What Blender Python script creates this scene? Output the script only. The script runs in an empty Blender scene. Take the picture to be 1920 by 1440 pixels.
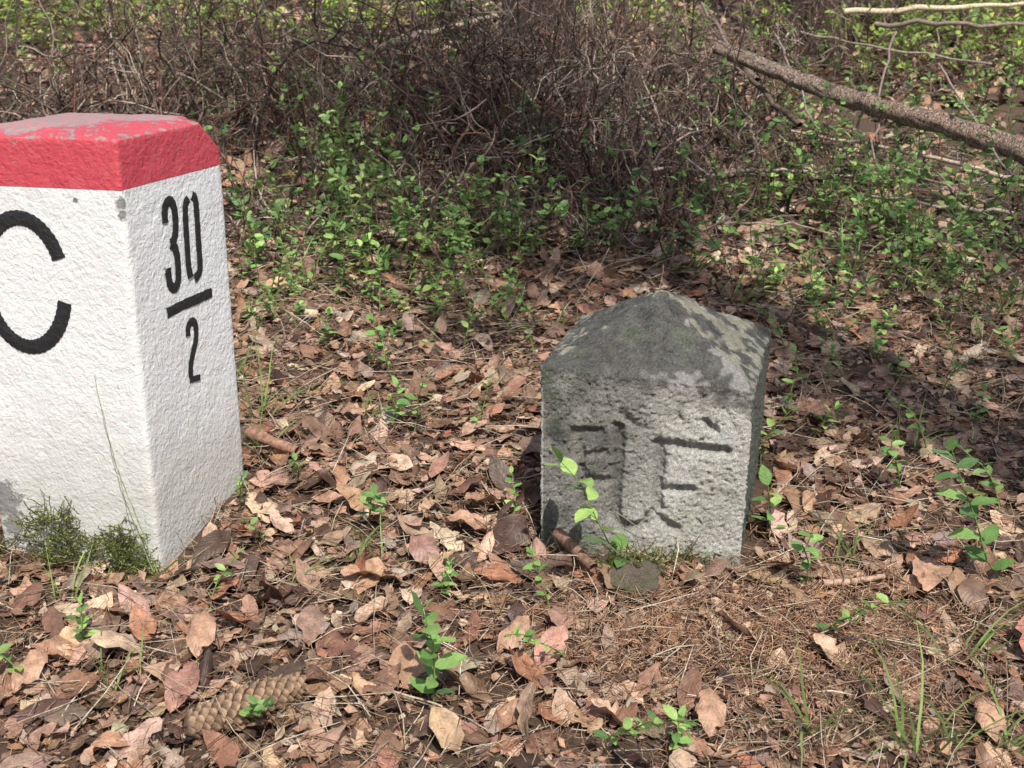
import bpy, math, random
import numpy as np
from mathutils import Vector, noise as mn
R=np.random.default_rng(7); random.seed(7)
scene=bpy.context.scene
COL=scene.collection
TH=math.radians(18.7); CT,ST=math.cos(TH),math.sin(TH); FP=2271.0; H=0.95
# ---------------------------------------------------------------- terrain
def hz(x,y):
    x=np.asarray(x,float); y=np.asarray(y,float)
    b=np.where(y<8,0.14*(y-1.85),0.861+0.03*(y-8))
    b=np.where(y<-1,-0.399+0.02*(y+1),b)
    b=b-0.022*np.exp(-(((x+.66)/.28)**2+((y-1.86)/.16)**2))
    return b+0.010*np.sin(2.1*x+1.3)*np.cos(1.7*y)+0.006*np.sin(5.3*x+2*y)+0.012*np.clip(y-3,0,2)*np.sin(3.1*x+0.7)*np.sin(2.3*y+1)
def ray(px,py):
    u=(px-960)/FP; v=(py-720)/FP
    return np.array([u,CT-v*ST,-ST-v*CT])
def G(px,py):
    d=ray(px,py); t=0.5
    while t<30:
        p=np.array([0,0,H])+d*t
        if p[2]<hz(p[0],p[1]): break
        t+=0.004
    return float(p[0]),float(p[1]),float(hz(p[0],p[1]))
def AT(px,py,y):
    d=ray(px,py); t=y/d[1]
    return (float(d[0]*t),float(y),float(H+d[2]*t))
# ---------------------------------------------------------------- mesh helpers
def mk(name,V,Q=None,T=None,col=None,luv=None,mat=None,smooth=True,link=True,parent=None):
    V=np.asarray(V,np.float32).reshape(-1,3)
    me=bpy.data.meshes.new(name)
    me.vertices.add(len(V)); me.vertices.foreach_set('co',V.ravel())
    parts=[];tot=[]
    if Q is not None and len(Q): Q=np.asarray(Q,np.int32).reshape(-1,4); parts.append(Q.ravel()); tot.append(np.full(len(Q),4,np.int32))
    if T is not None and len(T): T=np.asarray(T,np.int32).reshape(-1,3); parts.append(T.ravel()); tot.append(np.full(len(T),3,np.int32))
    L=np.concatenate(parts); tt=np.concatenate(tot)
    me.loops.add(len(L)); me.loops.foreach_set('vertex_index',L)
    me.polygons.add(len(tt)); st=np.concatenate([[0],np.cumsum(tt)[:-1]]).astype(np.int32)
    me.polygons.foreach_set('loop_start',st)
    me.polygons.foreach_set('use_smooth',np.full(len(tt),smooth,bool))
    if col is not None:
        c=np.asarray(col,np.float32).reshape(-1,3); c=np.concatenate([c,np.ones((len(c),1),np.float32)],1)
        a=me.attributes.new('col','FLOAT_COLOR','POINT'); a.data.foreach_set('color',c.ravel())
    if luv is not None:
        a=me.attributes.new('luv','FLOAT_VECTOR','POINT'); a.data.foreach_set('vector',np.asarray(luv,np.float32).ravel())
    me.update(calc_edges=True)
    ob=bpy.data.objects.new(name,me)
    if mat: me.materials.append(mat)
    COL.objects.link(ob)
    if parent: ob.parent=parent
    return ob
def top(ob,label,cat,group=None,kind=None):
    ob['label']=label; ob['category']=cat
    if group: ob['group']=group
    if kind: ob['kind']=kind
def empty(name,loc):
    e=bpy.data.objects.new(name,None); e.empty_display_size=0.05; e.location=loc; COL.objects.link(e); return e
class Acc:
    def __init__(s): s.V=[];s.Q=[];s.C=[];s.U=[];s.n=0
    def add(s,V,Q,C,U=None):
        V=V.reshape(-1,3); s.V.append(V); s.Q.append(Q+s.n); s.C.append(np.broadcast_to(C,V.shape) if np.ndim(C)==1 else C.reshape(-1,3))
        s.U.append(np.zeros_like(V) if U is None else U.reshape(-1,3)); s.n+=len(V)
    def make(s,name,mat,**k):
        return mk(name,np.concatenate(s.V),np.concatenate(s.Q),col=np.concatenate(s.C),luv=np.concatenate(s.U),mat=mat,**k)
def nrm(a): return a/np.maximum(np.linalg.norm(a,axis=-1,keepdims=True),1e-9)
def leaves(P,Y,N,size,wr,curl,bend,nu=4,nv=7,rag=0.0,wavy=0.03,stem=False):
    n=len(P); v=np.linspace(0,1,nv+1)[None,:,None]; u=np.linspace(-1,1,nu+1)[None,None,:]
    w=0.5*np.power(np.sin(np.pi*np.clip(v,0.012,0.992)**0.85),0.8)*(size*wr)[:,None,None]
    edge=(np.abs(u)>0.9)
    rg=R.normal(0,1,(n,nv+1,nu+1)); tear=np.where(R.uniform(0,1,(n,nv+1,nu+1))<0.16,-0.5,0.0)*(R.uniform(0,1,(n,1,1))<0.6)
    w=w*(1+(rag*rg+(tear if rag>0 else 0))*edge)
    a=u*w; k=(curl/(size*wr))[:,None,None]; k=np.where(np.abs(k)<1e-3,1e-3,k)
    X=np.sin(k*a)/k; Z=(1-np.cos(k*a))/k
    vv=v*size[:,None,None]; kb=(bend/size)[:,None,None]; kb=np.where(np.abs(kb)<1e-3,1e-3,kb)
    YY=np.sin(kb*vv)/kb*(1+0*u)+0*X; Z=Z+(1-np.cos(kb*vv))/kb
    ph=R.uniform(0,6.28,(n,1,1)); Z=Z+wavy*size[:,None,None]*np.sin(v*13+ph+u*1.5)*np.abs(u)
    Z=Z+R.normal(0,0.018,(n,nv+1,nu+1))*size[:,None,None]*(rag>0)
    Y=nrm(Y); Xa=nrm(np.cross(Y,N)); Na=np.cross(Xa,Y)
    V=P[:,None,None,:]+X[...,None]*Xa[:,None,None,:]+YY[...,None]*Y[:,None,None,:]+Z[...,None]*Na[:,None,None,:]
    idx=np.arange((nv+1)*(nu+1)).reshape(nv+1,nu+1)
    q=np.stack([idx[:-1,:-1],idx[:-1,1:],idx[1:,1:],idx[1:,:-1]],-1).reshape(-1,4)
    Q=(q[None]+np.arange(n)[:,None,None]*((nv+1)*(nu+1))).reshape(-1,4)
    U=np.stack([u+0*v+0*X,v+0*u+0*X,R.uniform(0,10,(n,1,1))+0*X],-1)
    return V,Q,U
def tubes(P,r,ns=4):
    n,m=P.shape[:2]; T=nrm(np.gradient(P,axis=1))
    ref=np.where(np.abs(T[:,:1,2:3])>0.8,np.array([1.,0.2,0]),np.array([0,0.1,1.]))
    A=nrm(np.cross(T,ref)); B=np.cross(T,A)
    an=np.arange(ns)*2*math.pi/ns
    V=P[:,:,None,:]+r[:,:,None,None]*(np.cos(an)[None,None,:,None]*A[:,:,None,:]+np.sin(an)[None,None,:,None]*B[:,:,None,:])
    i=np.arange(m*ns).reshape(m,ns); j=np.roll(i,-1,1)
    q=np.stack([i[:-1],j[:-1],j[1:],i[1:]],-1).reshape(-1,4)
    Q=(q[None]+np.arange(n)[:,None,None]*(m*ns)).reshape(-1,4)
    return V,Q
def walk(P0,D0,L,m,jit,grav=0.0):
    d=nrm(D0); P=[P0]
    for i in range(m-1):
        d=nrm(d+R.normal(0,jit,d.shape)+np.array([0,0,grav])); P.append(P[-1]+d*(L/(m-1))[:,None])
    return np.stack(P,1)
def branch(par,k,L,m,jit,spread,grav=0.0,lo=1):
    n,mm=par.shape[:2]; pi=np.repeat(np.arange(n),k); j=R.integers(lo,mm-1,n*k); f=R.uniform(0,1,(n*k,1))
    P0=par[pi,j]*(1-f)+par[pi,j+1]*f; T=nrm(par[pi,j+1]-par[pi,j])
    return walk(P0,T*0.6+R.normal(0,spread,(n*k,3)),L*R.uniform(0.4,1.2,n*k),m,jit,grav),pi
# ---------------------------------------------------------------- materials
def newmat(name):
    m=bpy.data.materials.new(name); m.use_nodes=True; nt=m.node_tree; nt.nodes.clear()
    o=nt.nodes.new('ShaderNodeOutputMaterial'); b=nt.nodes.new('ShaderNodeBsdfPrincipled')
    nt.links.new(b.outputs[0],o.inputs[0]); return m,nt,b,o
def lk(nt,a,b): nt.links.new(a,b)
def setv(nt,s,v):
    if hasattr(v,'is_linked') : nt.links.new(v,s)
    else: s.default_value=v
def noi(nt,vec,scale,detail=4,rough=0.6,dist=0):
    n=nt.nodes.new('ShaderNodeTexNoise'); n.inputs['Scale'].default_value=scale; n.inputs['Detail'].default_value=detail
    n.inputs['Roughness'].default_value=rough; n.inputs['Distortion'].default_value=dist
    if vec is not None: lk(nt,vec,n.inputs['Vector'])
    return n.outputs['Fac']
def ramp(nt,f,stops):
    r=nt.nodes.new('ShaderNodeValToRGB'); e=r.color_ramp.elements
    while len(e)<len(stops): e.new(0.5)
    for i,(p,c) in enumerate(stops):
        e[i].position=p; e[i].color=(c,c,c,1) if not hasattr(c,'__len__') else (*c,1)
    lk(nt,f,r.inputs[0]); return r.outputs[0]
def mix(nt,f,a,b,mode='MIX'):
    m=nt.nodes.new('ShaderNodeMix'); m.data_type='RGBA'; m.blend_type=mode
    setv(nt,m.inputs[0],f)
    setv(nt,m.inputs[6],a if hasattr(a,'is_linked') else (*a,1)); setv(nt,m.inputs[7],b if hasattr(b,'is_linked') else (*b,1))
    return m.outputs[2]
def mth(nt,op,a,b=0.0,c=None):
    m=nt.nodes.new('ShaderNodeMath'); m.operation=op; setv(nt,m.inputs[0],a); setv(nt,m.inputs[1],b)
    if c is not None: setv(nt,m.inputs[2],c)
    return m.outputs[0]
def bump(nt,h,st,dist,prev=None):
    b=nt.nodes.new('ShaderNodeBump'); b.inputs['Strength'].default_value=st; b.inputs['Distance'].default_value=dist
    lk(nt,h,b.inputs['Height'])
    if prev is not None: lk(nt,prev,b.inputs['Normal'])
    return b.outputs[0]
def pos(nt): return nt.nodes.new('ShaderNodeNewGeometry').outputs['Position']
def attr(nt,n):
    a=nt.nodes.new('ShaderNodeAttribute'); a.attribute_name=n; return a
def blotch(nt,P,c,r,nf,amp,soft=0.88):
    d=nt.nodes.new('ShaderNodeVectorMath'); d.operation='DISTANCE'; lk(nt,P,d.inputs[0]); d.inputs[1].default_value=c
    v=mth(nt,'DIVIDE',d.outputs['Value'],r); v=mth(nt,'ADD',v,mth(nt,'MULTIPLY',mth(nt,'SUBTRACT',nf,0.5),amp))
    return ramp(nt,v,[(soft,1.0),(1.0,0.0)])
def leafmat(name,trans,rough,vein,veinsc=9.0,nscale=40,spot=0.35,spec=0.4,simple=False):
    m,nt,b,o=newmat(name); c=attr(nt,'col'); b.inputs['Roughness'].default_value=rough; b.inputs['Specular IOR Level'].default_value=spec
    if simple: lk(nt,c.outputs['Color'],b.inputs['Base Color']); return m
    l=attr(nt,'luv'); s=nt.nodes.new('ShaderNodeSeparateXYZ'); lk(nt,l.outputs['Vector'],s.inputs[0])
    au=mth(nt,'ABSOLUTE',s.outputs[0])
    w=mth(nt,'SINE',mth(nt,'MULTIPLY',mth(nt,'SUBTRACT',mth(nt,'MULTIPLY',s.outputs[1],veinsc),mth(nt,'MULTIPLY',au,veinsc*0.28)),6.28))
    side=mth(nt,'POWER',mth(nt,'MULTIPLY_ADD',w,0.5,0.5),8.0)
    mid=ramp(nt,au,[(0.0,1.0),(0.08,0.0)])
    v=mth(nt,'MAXIMUM',mth(nt,'MULTIPLY',side,0.6),mid)
    n=noi(nt,pos(nt),nscale,4,0.65); nb2=noi(nt,pos(nt),nscale*6,2,0.6)
    nn=ramp(nt,n,[(0.3,1-spot),(0.7,1+spot*0.6)])
    col=mix(nt,1.0,c.outputs['Color'],nn,'MULTIPLY'); col=mix(nt,1.0,col,ramp(nt,nb2,[(0.3,1-spot*0.5),(0.65,1.08)]),'MULTIPLY')
    col=mix(nt,mth(nt,'MULTIPLY',v,vein),col,mix(nt,1.0,col,(1.5,1.45,1.35),'MULTIPLY'))
    lk(nt,col,b.inputs['Base Color'])
    nb=bump(nt,mth(nt,'ADD',mth(nt,'MULTIPLY',v,-0.45),n),0.6,0.002); lk(nt,nb,b.inputs['Normal'])
    if trans>0:
        t=nt.nodes.new('ShaderNodeBsdfTranslucent'); lk(nt,col,t.inputs[0])
        ms=nt.nodes.new('ShaderNodeMixShader'); ms.inputs[0].default_value=trans; lk(nt,b.outputs[0],ms.inputs[1]); lk(nt,t.outputs[0],ms.inputs[2]); lk(nt,ms.outputs[0],o.inputs[0])
    return m
M_dry=leafmat('dry_leaf',0,0.5,0.3,9.0,45,0.5,0.4)
M_green=leafmat('green_leaf',0.35,0.42,0.35,5.0,60,0.2,0.4)
M_crown=leafmat('crown_leaf',0,0.6,0.1,simple=True)
def twigmat(name,rough=0.8,sc=120):
    m,nt,b,o=newmat(name); c=attr(nt,'col'); n=noi(nt,pos(nt),sc,2)
    lk(nt,mix(nt,1.0,c.outputs['Color'],ramp(nt,n,[(0.3,0.55),(0.7,1.4)]),'MULTIPLY'),b.inputs['Base Color']); b.inputs['Roughness'].default_value=rough
    b.inputs['Specular IOR Level'].default_value=0.25
    return m
M_twig=twigmat('twig_bark')
def barkmat(name,c1,c2,c3,sc=14,bd=.015):
    m,nt,b,o=newmat(name); P=pos(nt)
    mp=nt.nodes.new('ShaderNodeMapping'); mp.inputs['Scale'].default_value=(1,1,0.6); lk(nt,P,mp.inputs[0])
    v=nt.nodes.new('ShaderNodeTexVoronoi'); v.feature='DISTANCE_TO_EDGE'; v.inputs['Scale'].default_value=sc*2.2
    n0=nt.nodes.new('ShaderNodeTexNoise'); n0.inputs['Scale'].default_value=sc; lk(nt,mp.outputs[0],n0.inputs['Vector'])
    lk(nt,mix(nt,0.12,mp.outputs[0],n0.outputs['Color']),v.inputs['Vector'])
    e=ramp(nt,v.outputs['Distance'],[(0.0,0.3),(0.12,1.0)]); n=noi(nt,P,sc*2.5,6,0.7); n2=noi(nt,P,3,3)
    col=mix(nt,n,c1,c2); col=mix(nt,ramp(nt,n2,[(0.45,0.0),(0.62,0.8)]),col,c3); col=mix(nt,mth(nt,'SUBTRACT',1.0,e),col,(0.03,0.022,0.018))
    lk(nt,col,b.inputs['Base Color']); b.inputs['Roughness'].default_value=0.9
    lk(nt,bump(nt,mth(nt,'ADD',e,n),1.0,bd),b.inputs['Normal']); return m
M_bark=barkmat('spruce_bark',(0.06,0.038,0.03),(0.15,0.09,0.07),(0.10,0.08,0.065),30)
M_log=barkmat('log_bark',(0.30,0.20,0.15),(0.70,0.50,0.38),(0.50,0.385,0.30),30,.02)
m,nt,b,o=newmat('forest_soil'); P=pos(nt); n1=noi(nt,P,9,8,0.7); n2=noi(nt,P,70,6,0.75); n3=noi(nt,P,1.3,3)
c=mix(nt,n2,(0.05,0.032,0.024),(0.24,0.145,0.09)); c=mix(nt,ramp(nt,n1,[(0.4,0.0),(0.65,0.7)]),c,(0.14,0.085,0.058)); c=mix(nt,ramp(nt,n3,[(0.5,0.0),(0.7,0.5)]),c,(0.09,0.085,0.035))
lk(nt,c,b.inputs['Base Color']); b.inputs['Roughness'].default_value=0.95; lk(nt,bump(nt,mth(nt,'ADD',n1,n2),1.0,0.02),b.inputs['Normal']); M_soil=m
gx=np.sinh(np.linspace(-5.2,5.2,241))*0.75; gy=np.sinh(np.linspace(-4.6,5.0,241))*0.9+3.0
XX,YY=np.meshgrid(gx,gy); ZZ=hz(XX,YY)
i=np.arange(XX.size).reshape(XX.shape); q=np.stack([i[:-1,:-1],i[:-1,1:],i[1:,1:],i[1:,:-1]],-1).reshape(-1,4)
g=mk('ground',np.stack([XX,YY,ZZ],-1),q,mat=M_soil); g['kind']='structure'; g['label']='brown forest floor rising gently between the trees'
# ---------------------------------------------------------------- lofted stones
def rquad(C,r,ds):
    C=[np.array(c,float) for c in C]; pts=[];info=[]
    for k in range(4):
        a,b2=C[k],C[(k+1)%4]; L=np.linalg.norm(b2-a); d=(b2-a)/L; nn=np.array([d[1],-d[0]])
        for t in np.linspace(r,L-r,int((L-2*r)/ds)+1): pts.append(a+d*t); info.append((k,t,nn))
        c=C[(k+2)%4]; d2=(c-b2)/np.linalg.norm(c-b2); n2_=np.array([d2[1],-d2[0]])
        for f in (0.25,0.5,0.75):
            p=(1-f)**2*(b2-d*r)+2*f*(1-f)*b2+f*f*(b2+d2*r); pts.append(p); info.append((k,L,(nn*(1-f)+n2_*f)))
    return np.array(pts),info
def loft(C,r,ds,prof,disp,close=True):
    pts,info=rquad(C,r,ds); cen=np.mean(np.array(C),0); n=len(pts); V=[]
    half=0.5*np.linalg.norm(np.array(C[1])-np.array(C[0]))
    for (z,ins) in prof:
        s=1-ins/half
        for p,inf in zip(pts,info):
            q_=cen+(p-cen)*s; V.append(disp(q_[0],q_[1],z,ins,inf))
    m_=len(prof); i=np.arange(n*m_).reshape(m_,n); j=np.roll(i,-1,1)
    Q=np.stack([i[:-1],j[:-1],j[1:],i[1:]],-1).reshape(-1,4); T=None
    if close:
        V.append(tuple(np.mean(np.array(V[-n:]),0))); c=len(V)-1; l=i[-1]; T=np.stack([l,np.roll(l,-1),np.full(n,c)],-1)
    return np.array(V),Q,T
C0=np.array([-0.597,1.847]);C1=np.array([-0.505,2.121]);C3=np.array([-0.889,1.913]);C2=C1+C3-C0
PC=[C3,C0,C1,C2]
def nz(x,y,z,s): return mn.noise(Vector((x*s,y*s,z*s)))
def dpost(x,y,z,ins,inf):
    nn=inf[2]; a=0.0008*nz(x,y,z,35)+0.0004*nz(x,y,z,90)+0.0012*nz(x,y,z,8)
    zz=z
    if z>0.655:
        d=math.hypot(x-C1[0],y-C1[1])
        if d<0.06: zz=z-(0.06-d)*0.85*min(1,(z-0.655)/0.05)
        zz+=0.001*nz(x,y,z,25)*min(1,(z-0.64)/0.03)
    if ins>0.0: zz+=0.0012*nz(x,y,0,30)
    return (x+nn[0]*a,y+nn[1]*a,zz)
def postmat(name,kind):
    m,nt,b,o=newmat(name); P=pos(nt)
    n1=noi(nt,P,110,3,0.5,0.5); n2=noi(nt,P,300,3,0.6); n3=noi(nt,P,5,4,0.6); n4=noi(nt,P,28,6,0.7)
    h=mth(nt,'ADD',mth(nt,'MULTIPLY',n1,1.0),mth(nt,'MULTIPLY',n2,0.25))
    sep=nt.nodes.new('ShaderNodeSeparateXYZ'); lk(nt,P,sep.inputs[0])
    if kind=='white':
        col=mix(nt,ramp(nt,n3,[(0.35,0.0),(0.7,0.4)]),(0.79,0.79,0.785),(0.66,0.655,0.63))
        low=ramp(nt,mth(nt,'ADD',sep.outputs[2],mth(nt,'MULTIPLY',n4,-0.22)),[(0.0,1.0),(0.16,0.0)])
        col=mix(nt,mth(nt,'MULTIPLY',low,0.5),col,(0.40,0.385,0.32))
        n5=noi(nt,P,40,8,0.8)
        chips=[((-0.878,1.905,0.09),0.040),((-0.866,1.90,0.045),0.026),((-0.600,1.846,0.615),0.012),((-0.598,1.848,0.598),0.009),((-0.675,1.865,0.618),0.004)]
        msk=None
        for cc,r in chips:
            k=blotch(nt,P,cc,r,n5,3.6,0.7); msk=k if msk is None else mth(nt,'MAXIMUM',msk,k)
        spk=ramp(nt,noi(nt,P,150,2,0.5),[(0.72,0.0),(0.75,0.7)])
        col=mix(nt,spk,col,(0.2,0.18,0.16)); col=mix(nt,msk,col,mix(nt,n2,(0.13,0.13,0.13),(0.36,0.35,0.34)))
        h=mth(nt,'ADD',h,mth(nt,'MULTIPLY',msk,-0.6)); b.inputs['Roughness'].default_value=0.5
    elif kind=='red':
        col=mix(nt,n3,(0.60,0.065,0.09),(0.52,0.075,0.095)); col=mix(nt,ramp(nt,n4,[(0.5,0.0),(0.75,0.5)]),col,(0.63,0.15,0.165))
        g_=nt.nodes.new('ShaderNodeNewGeometry'); s2=nt.nodes.new('ShaderNodeSeparateXYZ'); lk(nt,g_.outputs['Normal'],s2.inputs[0])
        up=ramp(nt,s2.outputs[2],[(0.30,0.0),(0.6,1.0),(0.93,0.75)])
        wear=ramp(nt,mth(nt,'ADD',mth(nt,'MULTIPLY',up,0.17),noi(nt,P,45,6,0.75)),[(0.655,0.0),(0.675,1.0)])
        hi=mth(nt,'MAXIMUM',blotch(nt,P,(-0.76,2.04,0.73),0.145,n4,1.3),blotch(nt,P,(-0.65,2.07,0.73),0.095,n4,1.5))
        wear=mth(nt,'MAXIMUM',wear,hi)
        wc=mix(nt,noi(nt,P,55,5,0.7),(0.17,0.13,0.125),(0.46,0.37,0.35)); wc=mix(nt,ramp(nt,noi(nt,P,80,5,0.75),[(0.50,0.0),(0.54,0.85)]),wc,(0.55,0.17,0.18)); col=mix(nt,wear,col,wc)
        h=mth(nt,'ADD',h,mth(nt,'MULTIPLY',wear,-0.5)); b.inputs['Roughness'].default_value=0.6
    else:
        col=mix(nt,n4,(0.012,0.012,0.014),(0.03,0.03,0.032)); col=mix(nt,ramp(nt,noi(nt,P,180,3),[(0.70,0.0),(0.76,0.6)]),col,(0.4,0.4,0.4)); b.inputs['Roughness'].default_value=0.45
    lk(nt,col,b.inputs['Base Color']); lk(nt,bump(nt,h,0.7,0.0040),b.inputs['Normal']); return m
MW,MR,MB=postmat('white_paint','white'),postmat('red_paint','red'),postmat('black_paint','black')
post=empty('boundary_post',(C0[0]-0.1,C0[1]+0.17,0.0)); top(post,'white boundary post with red top and black numbers on leafy ground','boundary stone')
def rel(V,ob): return np.asarray(V,float)-np.array(ob.location)
prof=[(z,0.0) for z in np.arange(-0.15,0.632,0.006)]+[(0.636,0.0)]
V,Q,T=loft(PC,0.010,0.006,prof,dpost,False); mk('shaft',rel(V,post),Q,mat=MW,parent=post)
prof=[(z,0.0) for z in np.arange(0.6365,0.708,0.0045)]+[(0.710,0.0),(0.7125,0.0012),(0.7145,0.004),(0.7165,0.011),(0.7185,0.022),(0.721,0.034),(0.723,0.046),(0.7245,0.06),(0.726,0.075),(0.727,0.09),(0.7275,0.11),(0.728,0.13)]
V,Q,T=loft(PC,0.007,0.005,prof,dpost,True); cap=mk('painted_cap',rel(V,post),Q,T,mat=MR,parent=post); cap['label']='red painted top with paint flaking to grey stone'
def face_hit(px,py,A,B):
    A=np.array([*A,0.]);B=np.array([*B,0.]); n_=np.cross(B-A,[0,0,1.]); n_/=np.linalg.norm(n_); d=ray(px,py); o_=np.array([0,0,H])
    t=np.dot(A-o_,n_)/np.dot(d,n_); return o_+d*t,n_
def ribbon(pts,w,A,B,closed=False,sub=8):
    P=np.array([face_hit(px,py,A,B)[0] for px,py in pts]); n_=face_hit(0,0,A,B)[1]
    k=len(P); out=[]
    for i in range(k-1):
        p0=P[max(i-1,0)];p1=P[i];p2=P[i+1];p3=P[min(i+2,k-1)]
        for t in np.linspace(0,1,sub,endpoint=False): out.append(0.5*((2*p1)+(-p0+p2)*t+(2*p0-5*p1+4*p2-p3)*t*t+(-p0+3*p1-3*p2+p3)*t**3))
    out.append(P[-1]); P=np.array(out); Tn=nrm(np.gradient(P,axis=0)); S=np.cross(Tn,n_)
    ww=w*(1+0.0*P[:,0]); ww=ww*(1+0.05*np.sin(np.arange(len(P))*1.3)+R.normal(0,0.02,len(P)))
    rows=[]
    for f in np.linspace(-1,1,5):
        q_=P+S*(ww*0.5*f)[:,None]+n_*(0.0020 if abs(f)<0.9 else 0.0010); rows.append(q_)
    V=np.stack(rows,1); i=np.arange(V.shape[0]*5).reshape(-1,5)
    return V.reshape(-1,3),np.stack([i[:-1,:-1],i[:-1,1:],i[1:,1:],i[1:,:-1]],-1).reshape(-1,4)
def glyph(name,ribs,A,B):
    Vs=[];Qs=[];n=0
    for pts,w in ribs:
        V,Q=ribbon(pts,w,A,B); V=V+ (0.0002*len(Vs))*face_hit(0,0,A,B)[1]; Vs.append(V);Qs.append(Q+n);n+=len(V)
    return mk(name,rel(np.concatenate(Vs),post),np.concatenate(Qs),mat=MB,parent=post)
A,B=C0,C1
o_=glyph('painted_number',[([(309,418),(308,395),(312,380),(319,377),(325,388),(328,410),(328,436),(324,452),(318,457)],0.017),
  ([(318,457),(326,462),(331,480),(333,505),(333,525),(328,539),(321,538),(316,525),(314,502)],0.017)],A,B); o_['label']='black painted digit 3'
o_=glyph('painted_number',[([(352,372),(347,384),(347,410),(350,460),(353,500),(357,520)],0.0165),([(358,366),(365,374),(368,400),(371,450),(374,495),(372,512),(364,523)],0.0165)],A,B); o_['label']='black stencilled digit 0'
o_=glyph('painted_line',[([(312,588),(340,573),(370,560),(396,548)],0.018)],A,B)
o_=glyph('painted_number',[([(352,630),(352,614),(357,604),(364,605),(367,620),(366,640),(361,662),(357,685),(357,706)],0.0145),([(354,713),(364,710),(374,707)],0.011)],A,B); o_['label']='black painted digit 2'
cp=[]
for a_ in np.linspace(21,342,30):
    f=math.radians(a_); y_=529-121*math.sin(f); cp.append((47+74*math.cos(f)+0.12*(y_-529),y_))
o_=glyph('painted_letter',[(cp,0.0245)],C3,C0); o_['label']='large black painted letter C'
# ---------------------------------------------------------------- old stone
FL=np.array([0.0468,1.927]);FR=np.array([0.392,1.855]);BR=np.array([0.495,2.225]);BL=np.array([0.135,2.275])
GR=[((1237,826),(1353,843),.0080,.015,3,1),((1090,803),(1094,932),.0080,.009,3,.8),((1076,802),(1128,803),.0080,.008,3,.8),
 ((1092,891),(1147,894),.0085,.010,3,.8),((1160,798),(1156,955),.0105,.014,3,.9),((1156,955),(1176,984),.0095,.012,3,.9),((1176,984),(1212,977),.0095,.011,3,.9),((1212,977),(1234,945),.0095,.011,3,.9),((1233,826),(1234,945),.0105,.014,3,.9),((1196,820),(1196,940),.022,.004,4,0),((1240,909),(1292,914),.0075,.012,3,.9),((1235,962),(1272,988),.0080,.011,3,.8),
 ((1312,788),(1331,803),.0065,.012,3,.8),((1165,775),(1195,800),.010,.008,2,0),((1300,955),(1322,930),.004,.003,2,0),((1108,845),(1135,842),.0065,.007,3,.6)]
def fpx(px,py):
    s=(px-1015)/380.; return s*0.355, ((1010+45*s)-py)/332.*0.326
GS=[(fpx(*a),fpx(*b_),w,d,e_,h_) for a,b_,w,d,e_,h_ in GR]
def segd(x,z,a,b_):
    dx,dz=b_[0]-a[0],b_[1]-a[1]; t=max(0,min(1,((x-a[0])*dx+(z-a[1])*dz)/(dx*dx+dz*dz))); return math.hypot(x-a[0]-t*dx,z-a[1]-t*dz)
def sms(a,b_,x):
    t=max(0,min(1,(x-a)/(b_-a))); return t*t*(3-2*t)
SC=[]
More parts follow.
